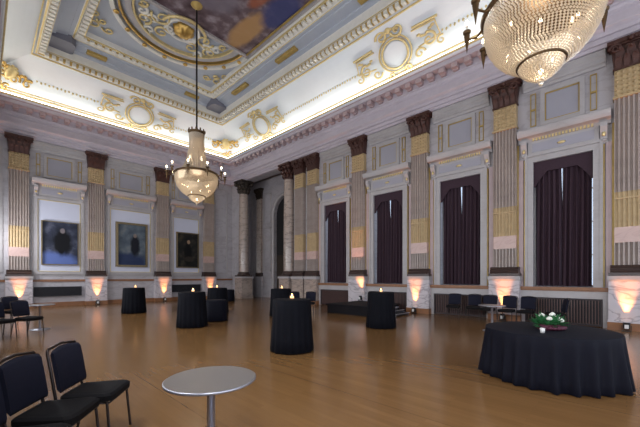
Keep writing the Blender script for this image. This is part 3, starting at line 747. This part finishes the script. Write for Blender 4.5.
# ---------------- paintings
def painting(name, x, zc, w, h, cm, lab, fw=.12):
    r = empty(name, (x, YE - .03, zc), 0, lab, 'painting', 'portraits on the far wall')
    b = MB(); ring_frame(b, -w / 2 - fw, w / 2 + fw, -h / 2 - fw, h / 2 + fw, fw, -.13, 0); ring_frame(b, -w / 2 - fw * .35, w / 2 + fw * .35, -h / 2 - fw * .35, h / 2 + fw * .35, fw * .35, -.16, -.1)
    b.build('frame', 'frame_gold', r)
    MB().box(-w / 2, w / 2, -.06, 0, -h / 2, h / 2).build('canvas', cm, r)
painting('portrait_painting', 2.92, 3.38, 1.50, 2.24, canvas_mat('canvas_blue_glare', srgb(26, 28, 38), srgb(50, 54, 70), srgb(104, 106, 122),
         [((0, 0, -.95), 1.2, 3, .75, srgb(92, 110, 168), .95), ((.2, 0, .25), .42, 3, .75, srgb(8, 8, 14), 1), ((.12, 0, .72), .11, 3, .15, srgb(130, 120, 122), .8)]), 'large dark portrait with pale blue glare painted on its lower part, leftmost on far wall', .04)  # pale blue blob at the foot paints in daylight glare on the varnish
painting('portrait_painting', 6.39, 3.54, 1.52, 2.46, canvas_mat('canvas_grey', srgb(58, 66, 78), srgb(84, 94, 104), srgb(124, 126, 126),
         [((0, 0, -.95), 1.4, 3, .7, srgb(36, 48, 80), .95), ((.25, 0, .15), .28, 3, .7, srgb(18, 20, 30), 1), ((.2, 0, .62), .10, 3, .14, srgb(140, 122, 112), .7)]), 'grey-blue portrait in a gilded frame, middle of far wall', .12)
painting('portrait_painting', 9.87, 3.42, 1.42, 2.30, canvas_mat('canvas_black', srgb(16, 16, 18), srgb(34, 33, 32), srgb(78, 72, 58),
         [((.1, 0, -.1), .30, 3, .85, srgb(8, 8, 12), .95), ((.1, 0, .62), .11, 3, .15, srgb(168, 138, 112), .8), ((.2, 0, -.55), .35, 3, .2, srgb(60, 54, 46), .6)]), 'small almost black portrait, rightmost on far wall', .07)

# ---------------- chandeliers
def profile_point(prof, t):
    L = [0]
    for a, b in zip(prof, prof[1:]): L.append(L[-1] + math.hypot(b[0] - a[0], b[1] - a[1]))
    s = t * L[-1]
    for i in range(len(prof) - 1):
        if s <= L[i + 1] + 1e-9:
            q = (s - L[i]) / max(1e-9, L[i + 1] - L[i]); return tuple(a + (b - a) * q for a, b in zip(prof[i], prof[i + 1]))
    return prof[-1]
def strands(b, prof, n, m, r, jit=0.0):
    for k in range(m):
        rr, z = profile_point(prof, (k + .5) / m)
        nn = n if isinstance(n, int) else max(10, int(2 * PI * rr / n))
        for i in range(nn):
            a = 2 * PI * (i + (.5 if (k % 2 and not isinstance(n, int)) else 0)) / nn
            b.octa((rr * math.cos(a), rr * math.sin(a), z), r, r * 1.15)
BOWL = [(.85, -.03), (.86, -.12), (.85, -.28), (.80, -.46), (.71, -.62), (.59, -.76), (.45, -.86), (.34, -.91)]
TENT = [(.30, 1.72), (.28, 1.45), (.31, 1.05), (.38, .70), (.48, .40), (.62, .16), (.82, .03)]
CONE = [(.33, -.93), (.30, -1.00), (.22, -1.08), (.12, -1.15), (.03, -1.20)]
def make_chandelier():
    r = empty('chandelier', (0, 0, 0), 0, 'x', 'chandelier', 'crystal chandeliers')
    MB().tube([(0, 0, 1.67), (0, 0, 7.29)], .038, 8).build('hanging_rod', 'rod', r)
    MB().lathe([(.04, 7.03), (.10, 7.12), (.22, 7.21), (.26, 7.28), (.001, 7.29)], 20).build('ceiling_rose', 'oldgold', r)
    b = MB(); b.tube([(.87 * math.cos(2 * PI * i / 48), .87 * math.sin(2 * PI * i / 48), 0) for i in range(48)], .045, 8, True)
    b.lathe([(.90, -.04), (.93, 0), (.90, .04)], 48); b.build('ring', 'bronze', r)
    b = MB(); strands(b, BOWL, .050, 30, .024); b.build('crystal_bowl', 'crystal', r)
    b = MB(); strands(b, TENT, 46, 66, .026); b.build('crystal_tent', 'crystal', r)
    b = MB(); b.lathe([(.30, 1.73), (.33, 1.75), (.31, 1.78), (.34, 1.82)], 24); b.lathe([(.28, 1.70), (.001, 1.72)], 24)
    for i in range(12): a = 2 * PI * i / 12; b.ball((.33 * math.cos(a), .33 * math.sin(a), 1.85), .05, 6, 5, .7, .7, 1.6)
    b.lathe([(.1, 1.74), (.07, 1.94), (.03, 2.05)], 12); b.build('crown', 'bronze', r)
    b = MB(); b.tube([(.35 * math.cos(2 * PI * i / 32), .35 * math.sin(2 * PI * i / 32), -.92) for i in range(32)], .022, 8, True); b.build('lower_ring', 'bronze', r)
    b = MB(); strands(b, CONE, .05, 12, .024); b.ball((0, 0, -1.23), .04, 8, 6, 1, 1, 1.5); b.build('crystal_finial', 'crystal', r)
    for i in range(9):
        a = 2 * PI * i / 9 + .2; rr = .5 + .12 * (i % 2)
        MB().ball((rr * math.cos(a), rr * math.sin(a), -.38 - .14 * (i % 3)), .024, 8, 6, 1, 1, 1.3).build('inner_bulb', 'bulb', r)
    MB().ball((0, 0, -1.05), .04).build('inner_bulb', 'bulb', r)
    for k in range(0): MB().ball((.05 * math.cos(k * 2), .05 * math.sin(k * 2), .35 + .38 * k), .03, 8, 6, 1, 1, 1.5).build('inner_bulb', 'bulb', r)
    for i in range(10):
        a = 2 * PI * (i + .35) / 10; ca, sa = math.cos(a), math.sin(a)
        b = MB(); b.tube([(.90 * ca, .90 * sa, -.02), (1.00 * ca, 1.00 * sa, -.12), (1.12 * ca, 1.12 * sa, -.10), (1.16 * ca, 1.16 * sa, .02)], .02, 6)
        b.lathe([(.02, 0), (.07, .02), (.075, .05), (.02, .05)], 10, (1.16 * ca, 1.16 * sa, .0)); b.lathe([(.055, -.02), (.04, -.12), (.015, -.26), (.004, -.34)], 8, (1.16 * ca, 1.16 * sa, 0))
        arm = b.build('lamp_arm', 'bronze', r)
        MB().lathe([(.018, .05), (.02, .16), (.012, .16)], 8, (1.16 * ca, 1.16 * sa, 0)).build('candle_tube', 'white', arm)
        MB().ball((1.16 * ca, 1.16 * sa, .205), .032, 8, 6, 1, 1, 1.6).build('flame_bulb', 'bulb', arm)
    return r
ch = make_chandelier()
ZR = 5.93
CHS = [(6.33, 13.3), (6.33, 1.02)]
place(ch, False, (CHS[0][0], CHS[0][1], ZR), 0, 'far crystal chandelier hanging whole in front of the end wall')
ch2 = place(ch, True, (CHS[1][0], CHS[1][1], ZR + .06), .3, 'near crystal chandelier cut by the top edge above the big round table')
ch2.scale = (.96, .96, 1)
def light(kind, name, loc, energy, col, size=.1, rot=None, **kw):
    d = bpy.data.lights.new(name, kind); d.energy = energy; d.color = col
    if kind in ('POINT', 'SPOT'): d.shadow_soft_size = size
    o = bpy.data.objects.new(name, d); COL.objects.link(o); o.location = loc
    if rot: o.rotation_euler = rot
    for k, v in kw.items(): setattr(d, k, v)
    return o
for (x, y) in CHS:
    light('POINT', 'chandelier_bowl_light', (x, y, ZR - .30), 42, (1, .84, .64), .25)
    light('POINT', 'chandelier_tent_light', (x, y, ZR + .55), 17, (1, .84, .64), .12)
    light('POINT', 'chandelier_finial_light', (x, y, ZR - 1.02), 5, (1, .82, .58), .05)
    light('POINT', 'chandelier_neck_light', (x, y, ZR + 1.25), 7, (1, .84, .64), .1)

# ---------------- furniture
def make_chair():
    """banquet chair facing local +x"""
    r = empty('banquet_chair', (0, 0, 0), 0, 'x', 'chair')
    rings = []
    for z, q in ((.405, .03), (.42, 0), (.465, 0), (.485, .02), (.492, .06)):
        ring = []; x0, x1, w0, w1 = -.21 + q, .25 - q, .20 - q, .235 - q
        for (cx, cy) in ((x0, -w0), (x1, -w1), (x1, w1), (x0, w0)):
            ring += [(cx, cy, z)] if False else []
        pts = [(x0, -w0 + .03), (x0 + .03, -w0), (x1 - .06, -w1), (x1 - .015, -w1 + .02), (x1, -w1 + .08), (x1, w1 - .08), (x1 - .015, w1 - .02), (x1 - .06, w1), (x0 + .03, w0), (x0, w0 - .03)]
        rings.append([(x, y, z) for x, y in pts])
    b = MB(); b.loft(rings); b.build('seat', 'seatblack', r)
    # backrest: padded, slightly arched top, tilted
    b = MB(); rings = []
    for y in [-.214 + .428 * i / 10 for i in range(11)]:
        q = abs(y) / .214; top = .915 - .022 * q * q; bot = .505 + .008 * q; th = .03 * (1 - .45 * q ** 4)
        def px(z): return -.205 - .17 * (z - .45) + .025 * q * q
        rings.append([(px(bot) + th * .4, y, bot), (px(bot + .03) + th, y, bot + .03), (px((bot + top) / 2) + th * 1.15, y, (bot + top) / 2), (px(top - .03) + th, y, top - .03), (px(top), y, top), (px(top - .03) - th, y, top - .03), (px((bot + top) / 2) - th, y, (bot + top) / 2), (px(bot + .03) - th, y, bot + .03)])
    b.loft(rings, smooth=True); b.build('backrest', 'chairblue', r)
    b = MB()
    path = [(-.22, -.215, .44), (-.255, -.222, .70), (-.286, -.222, .88), (-.292, -.205, .908), (-.30, 0, .932), (-.292, .205, .908), (-.286, .222, .88), (-.255, .222, .70), (-.22, .215, .44)]
    b.tube(path, .0125, 8); b.build('back_frame', 'darkmetal', r)
    b = MB(); b.tube([(-.2, -.205, .40), (.22, -.215, .40), (.22, .215, .40), (-.2, .205, .40)], .011, 6, True); b.build('seat_frame', 'darkmetal', r)
    for sy in (-1, 1):
        MB().tube([(.20, sy * .215, .41), (.235, sy * .225, .0)], .0125, 8).build('leg', 'darkmetal', r)
        MB().tube([(-.22, sy * .215, .44), (-.20, sy * .215, .36), (-.27, sy * .222, .0)], .0125, 8).build('leg', 'darkmetal', r)
    return r
chair = make_chair(); chused = [False]
def put_chair(x, y, fx, fy, lab, grp):
    o = place(chair, chused[0], (x, y, 0), math.atan2(fy, fx), lab, grp); chused[0] = True; return o
def camdir(a, b):     # direction a to the right, b away
    return (a * SY + b * SX, -a * SX + b * SY)
def cam_pt(xc, z): return (z * SX + xc * SY, z * SY - xc * SX)
fd = camdir(.985, .17)
for (xc, z), lab in (((-2.215, 3.17), 'navy chair in front left, farther of the two whole ones'), ((-2.20, 2.68), 'navy chair in front left, nearer of the two whole ones'), ((-2.06, 2.16), 'navy chair cut by the bottom left corner')):
    p = cam_pt(xc, z); put_chair(p[0], p[1], fd[0], fd[1], lab, 'navy chairs in the left foreground')
# cluster at the left edge
for (xc, z, d), lab in ((((-7.93), 8.75, (.98, -.1)), 'dark chair with its seat toward the small steel table, left edge'), ((-8.15, 8.2, (.95, -.25)), 'dark chair cut by the left edge, nearest the photo border'),
                        ((-9.95, 10.5, (.9, -.3)), 'dark chair behind the others at the left edge, below the orange uplight')):
    p = cam_pt(xc, z); q = camdir(*d); put_chair(p[0], p[1], q[0], q[1], lab, 'dark chairs at the left edge')
# chairs by the right wall
for u, x, f, lab in ((453.5, 12.45, (-1, -.15), 'navy chair left of a pair under the second window from the right'), (473.5, 12.45, (-1, -.15), 'navy chair right of a pair under the second window from the right'),
                     (488, 12.3, (-1, 0), 'dark chair behind the small steel table on the right'), (507, 12.2, (-1, .1), 'navy chair in front of the orange-lit pedestal near the big table'),
                     (526, 12.2, (-1, .1), 'navy chair right of the orange-lit pedestal near the big table'), (556, 12.0, (-.35, .95), 'dark chair behind the flowers, standing before the slatted grille')):
    t = (u - 320) / F; z = x / (SX + t * SY); y = z * SY - t * z * SX
    put_chair(x, y, f[0], f[1], lab, 'chairs along the right wall')
# chairs far back
for (u, z, d), lab in (((296, 13.9, (.3, -.9)), 'dark chair behind the largest cocktail table, left one'), ((309.5, 13.9, (-.2, -.95)), 'dark chair behind the largest cocktail table, right one')):
    p = P(u, z); q = camdir(*d); put_chair(p[0], p[1], q[0], q[1], lab, 'dark chairs at the back')

# cocktail tables under cloth
def skirt_fun(n, a): return lambda th, z: 1 + a * max(0, (1 - z)) * (math.sin(n * th) + .5 * math.sin(n * 1.0 * th * 2 + 1) + .4 * math.sin(5 * th + 1)) / 1.5
def make_cocktail():
    r = empty('cocktail_table', (0, 0, 0), 0, 'x', 'table', 'black draped cocktail tables')
    b = MB(); b.lathe([(.001, 1.10), (.36, 1.10), (.385, 1.095)], 64); b.build('cloth_top', 'black', r)
    b = MB(); H = 1.1
    b.lathe([(.385, 1.095), (.395, 1.07), (.40, .9), (.41, .6), (.425, .3), (.445, .02), (.435, .012)], 96, (0, 0, 0), True, lambda th, z: 1 + .035 * max(0, 1.0 - z) ** .6 * (math.sin(18 * th) + .4 * math.sin(11 * th + 1)))
    b.build('cloth_skirt', 'black', r)
    return r
def make_votive():
    r = empty('votive_candle', (0, 0, 0), 0, 'x', 'candle', 'lit votive candles on the cocktail tables')
    b = MB(); b.lathe([(.02, 0), (.05, 0), (.052, .12), (.047, .12), (.045, .012), (.001, .012)], 16); b.build('glass', 'votive', r)
    MB().lathe([(.001, .014), (.042, .014), (.042, .06), (.001, .06)], 14).build('wax', 'wax', r)
    MB().lathe([(.001, .06), (.014, .075), (.011, .095), (.001, .12)], 8).build('flame', 'flame', r)
    return r
ck = make_cocktail(); vt = make_votive(); first = True
spots = [(292, 6.9, 'big black draped cocktail table in the middle of the floor, nearest of its kind', 292, 0.0),
         (192, 10.2, 'black draped cocktail table below the far chandelier', 193, .0),
         (134, 14.1, 'black draped cocktail table below the middle painting', 135.5, -.1),
         (381, 10.05, 'black draped cocktail table in front of the low stage', 381, 0),
         (217.5, 14.0, 'black draped cocktail table just behind the one below the chandelier', 217, 0),
         (281, 13.0, 'black draped cocktail table half hidden behind the nearest one', 281.8, 0)]
wher = ['middle of the floor', 'table below the far chandelier', 'table below the middle painting', 'table in front of the low stage', 'table farthest left of the recess', 'table half hidden behind the nearest one']
for (u, z, lab, cu, dz), wl in zip(spots, wher):
    p = P(u, z); o_ = place(ck, not first, (p[0], p[1], 0), random.random(), lab); o_.scale = (1.07, 1.07, 1) if 130 < u < 140 else (1.03, 1.03, 1)
    q = P(cu, z + dz); place(vt, not first, (q[0], q[1], 1.101), 0, 'lit votive candle on the cocktail ' + wl if not first else 'lit votive candle on the nearest cocktail table in the middle')
    light('POINT', 'votive_light', (q[0], q[1], 1.25), .25, (1, .6, .3), .04)
    first = False
# long dark sofa-like low block by the table at back left: draped low table
r = empty('low_draped_table', P(215.5, 11.6) + (0,), 0, 'low black draped round table between two cocktail tables at the back left', 'table')
# (height of a normal table; stands in front of the taller one)
MB().lathe([(.001, .75), (.36, .75), (.38, .745)], 48).build('cloth_top', 'navy', r)
MB().lathe([(.38, .745), (.40, .7), (.41, .3), (.43, .02), (.42, .012)], 80, (0, 0, 0), True, lambda th, z: 1 + .03 * max(0, .7 - z) * math.sin(16 * th)).build('cloth_skirt', 'navy', r)

lt = copy_tree(r); lt.location = P(228, 21) + (0,); lt['label'] = 'farthest low draped round table, at the foot of the far corner column'
# big round table
bx, by = cam_pt(3.615, 5.10)
r = empty('banquet_table', (bx, by, 0), 0, 'large round banquet table under a floor-length navy cloth, right foreground', 'table')
MB().lathe([(.001, .75), (.85, .75), (.88, .745)], 96).build('cloth_top', 'navy', r)
random.seed(11); folds = [(2 * PI * (i + random.uniform(-.25, .25)) / 26, random.uniform(.6, 1.2)) for i in range(26)]
def fold(th, z):
    k = 0
    for a, w in folds:
        dd = (th - a + PI) % (2 * PI) - PI; k += w * math.exp(-(dd / .055) ** 2)
    return 1 + .12 * max(0, (.745 - z) / .745) ** .9 * (k - .3)
MB().lathe([(.88, .745), (.888, .72), (.89, .6), (.895, .45), (.902, .3), (.91, .15), (.918, .02), (.91, .012)], 260, (0, 0, 0), True, fold).build('cloth_skirt', 'navy', r)
# flowers
fx, fy = P(549, 5.05)
r = empty('flower_centrepiece', (fx, fy, .752), 0, 'low centrepiece of green leaves, white roses and burgundy blooms on the big table', 'flowers'); r.scale = (1.3, 1.3, 1.3)
random.seed(5)
def petal_leaf(b, base, dirv, ln, w):
    d = Vector(dirv).normalized(); s = d.cross(Vector((0, 0, 1))).normalized() * w; n = s.cross(d).normalized() * w * .4; p = Vector(base)
    b.add([p, p + d * ln * .4 + s + n, p + d * ln, p + d * ln * .4 - s + n, p + d * ln * .45 - n * .6], [(0, 1, 4), (1, 2, 4), (2, 3, 4), (3, 0, 4)])
b = MB()
for i in range(150):
    a = random.uniform(0, 2 * PI); el = random.uniform(.0, 1.3); rr = random.uniform(.02, .11)
    petal_leaf(b, (rr * math.cos(a), rr * math.sin(a), random.uniform(.03, .09)), (math.cos(a) * math.cos(el), math.sin(a) * math.cos(el), math.sin(el)), random.uniform(.08, .15), .028)
o = b.build('foliage', 'leaf', r); o['kind'] = 'stuff'
for k, (dx, dy, dz) in enumerate(((-.10, -.02, .12), (.02, -.03, .16), (.12, -.06, .11), (-.03, -.12, .10), (.05, .08, .14))):
    dz += .02; b = MB(); b.ball((dx, dy, dz), .026, 8, 6)
    for j in range(6): a = j * PI / 3; b.ball((dx + .018 * math.cos(a), dy + .018 * math.sin(a), dz - .004), .018, 6, 5)
    b.build('rose', 'petal', r)
for k in range(9):
    a = -.9 - .25 * k; b = MB(); b.ball((.14 * math.cos(a) + .02, .14 * math.sin(a), .03), .034, 8, 6, 1.3, 1, .8); b.ball((.14 * math.cos(a) + .04, .14 * math.sin(a) + .015, .045), .022, 6, 5); b.build('burgundy_bloom', 'burgundy', r)
MB().lathe([(.001, 0), (.12, 0), (.13, .04), (.11, .06), (.001, .06)], 20).build('dish', 'burgundy', r)
cx_, cy_ = P(542.5, 4.72)
r = empty('tealight_holder', (cx_, cy_, .752), 0, 'small white tealight cup in front of the flowers on the big table', 'candle')
MB().lathe([(.001, 0), (.028, 0), (.034, .07), (.03, .07), (.026, .02), (.001, .02)], 16).build('cup', 'white', r)
MB().lathe([(.001, .02), (.024, .02), (.024, .05), (.001, .05)], 12).build('wax', 'wax', r)

# steel pedestal tables
def make_steel():
    r = empty('pedestal_table', (0, 0, 0), 0, 'x', 'table', 'small steel pedestal tables')
    MB().lathe([(.001, .725), (.34, .725), (.352, .73), (.355, .745), (.352, .75), (.001, .75)], 64, smooth=False).build('table_top', 'steeltop', r)
    MB().lathe([(.352, .728), (.358, .731), (.358, .746), (.352, .749)], 64).build('edge_band', 'steel', r)
    MB().lathe([(.032, .03), (.032, .70), (.09, .72), (.09, .725)], 24).build('pole', 'steel', r)
    MB().lathe([(.001, 0), (.25, 0), (.25, .012), (.05, .035), (.001, .035)], 40).build('base', 'steel', r)
    return r
stb = make_steel()
for i, (u, z, lab) in enumerate(((211, 2.62, 'round grey steel pedestal table in the front, cut by the bottom edge'), (492, 9.4, 'small round steel pedestal table behind the big navy table'), (40, 9.6, 'small round steel pedestal table among chairs at the left edge'))):
    p = P(u, z); place(stb, i > 0, (p[0], p[1], 0), 0, lab)

# stage and steps
r = empty('stage_platform', (0, 0, 0), 0, 'low black stage platform against the wall below a pilaster', 'stage')
MB().box(10.45, 12.9, 7.35, 9.6, .34, .40).build('deck', 'stage', r); b = MB(); b.box(10.5, 12.85, 7.4, 9.55, .0, .34); b.build('skirting', 'stage', r)
b = MB(); b.box(10.44, 12.9, 7.34, 7.36, .36, .385); b.build('edge_strip', 'darkmetal', r)
r = empty('stage_steps', (0, 0, 0), 0, 'small black steps with bright metal edges beside the stage', 'steps')
for k in range(3):
    b = MB(); y0 = 6.55 + .26 * k; b.box(11.2, 12.3, y0, y0 + .25, .10 * k + .06, .10 * k + .10); tr = b.build('tread', 'stage', r)
    MB().box(11.19, 12.31, y0 - .012, y0 + .015, .10 * k + .07, .10 * k + .105).build('nosing', 'steel', tr)
b = MB()
for x in (11.22, 12.25): b.add([(x, 6.57, 0), (x, 7.32, 0), (x, 7.32, .27), (x, 6.57, .06), (x + .03, 6.57, 0), (x + .03, 7.32, 0), (x + .03, 7.32, .27), (x + .03, 6.57, .06)], [(0, 1, 2, 3), (7, 6, 5, 4), (0, 4, 5, 1), (1, 5, 6, 2), (2, 6, 7, 3), (3, 7, 4, 0)])
b.build('stringers', 'steel', r)

# uplights
def make_uplight():
    r = empty('uplight', (0, 0, 0), 0, 'x', 'uplight', 'orange uplights at the pedestals')
    b = MB(); b.lathe([(.05, .05), (.075, .08), (.08, .24), (.072, .24), (.07, .20)], 16); b.build('housing', 'plastic', r)
    b = MB(); b.box(-.10, .10, -.06, .06, 0, .02); b.box(-.105, -.09, -.02, .02, 0, .16); b.box(.09, .105, -.02, .02, 0, .16); b.build('bracket', 'plastic', r)
    MB().lathe([(.001, .205), (.07, .205), (.07, .212), (.001, .212)], 16).build('lens', 'lens', r)
    MB().box(-.045, .045, -.088, -.078, .08, .19).build('white_plate', 'white', r)
    return r
up = make_uplight(); first = True
ups = [(XR - .51, PY[0] + .1, RW, 'orange uplight at the right edge, below the nearest pilaster'), (XR - .51, PY[1], RW, 'orange uplight at the pedestal behind the small steel table'),
       (XR - .51, PY[2] + .1, RW, 'orange uplight at the pedestal right of the stage steps'), (XR - .51, PY[3], RW, 'orange uplight standing on the low stage'),
       (EX[0], YE - .51, 0, 'orange uplight behind the chairs at the left edge'), (EX[1], YE - .51, 0, 'orange uplight between the left and middle paintings'),
       (EX[2], YE - .51, 0, 'orange uplight between the middle and right paintings'), (EX[3], YE - .51, 0, 'orange uplight right of the small dark portrait')]
for i, (x, y, rz, lab) in enumerate(ups):
    z0 = .40 if i == 3 else 0
    if i == 3: x, y = 12.79, 9.45
    place(up, not first, (x, y, z0), rz, lab); first = False
    lean = math.radians(10)
    lo = light('SPOT', 'uplight_beam', (x, y, z0 + .22), 620, (1.0, .33, .08), .03, None, spot_size=math.radians(38), spot_blend=1.0)
    lo.rotation_euler = (PI + 0, 0, 0)
    tgt = Vector((XR - .36, y + (.25 if i == 3 else 0), z0 + 1.35)) if rz else Vector((x, YE - .36, 1.35))
    dv = tgt - Vector(lo.location); lo.rotation_euler = dv.to_track_quat('-Z', 'Y').to_euler()

# ---------------- daylight fill: area lights added in front of the solid unseen left and near walls
for k in range(9):
    y = -6.4 + 3.33 * k
    light('AREA', 'left_wall_fill', (XL + .06, y, 3.4), 165, (.90, .94, 1.0), rot=(0, -PI / 2, 0), shape='RECTANGLE', size=4.3, size_y=1.6)
for k in range(3):
    light('AREA', 'near_wall_fill', (2.5 + 4 * k, YN + .06, 3.6), 235, (.76, .86, 1.0), rot=(PI / 2, 0, 0), shape='RECTANGLE', size=2.0, size_y=4.6)
w = bpy.data.worlds.new('World'); sc.world = w; w.use_nodes = True
w.node_tree.nodes['Background'].inputs['Color'].default_value = (.72, .84, 1, 1); w.node_tree.nodes['Background'].inputs['Strength'].default_value = 1.6

sc.view_settings.view_transform = 'Standard'; sc.view_settings.look = 'None'; sc.view_settings.gamma = 1; sc.view_settings.exposure = 0.0
sc.view_settings.use_curve_mapping = False
sc.cycles.use_denoising = True; sc.cycles.max_bounces = 8; sc.cycles.diffuse_bounces = 4; sc.cycles.transparent_max_bounces = 12
sc.cycles.sample_clamp_indirect = 3; sc.cycles.caustics_reflective = False; sc.cycles.caustics_refractive = False
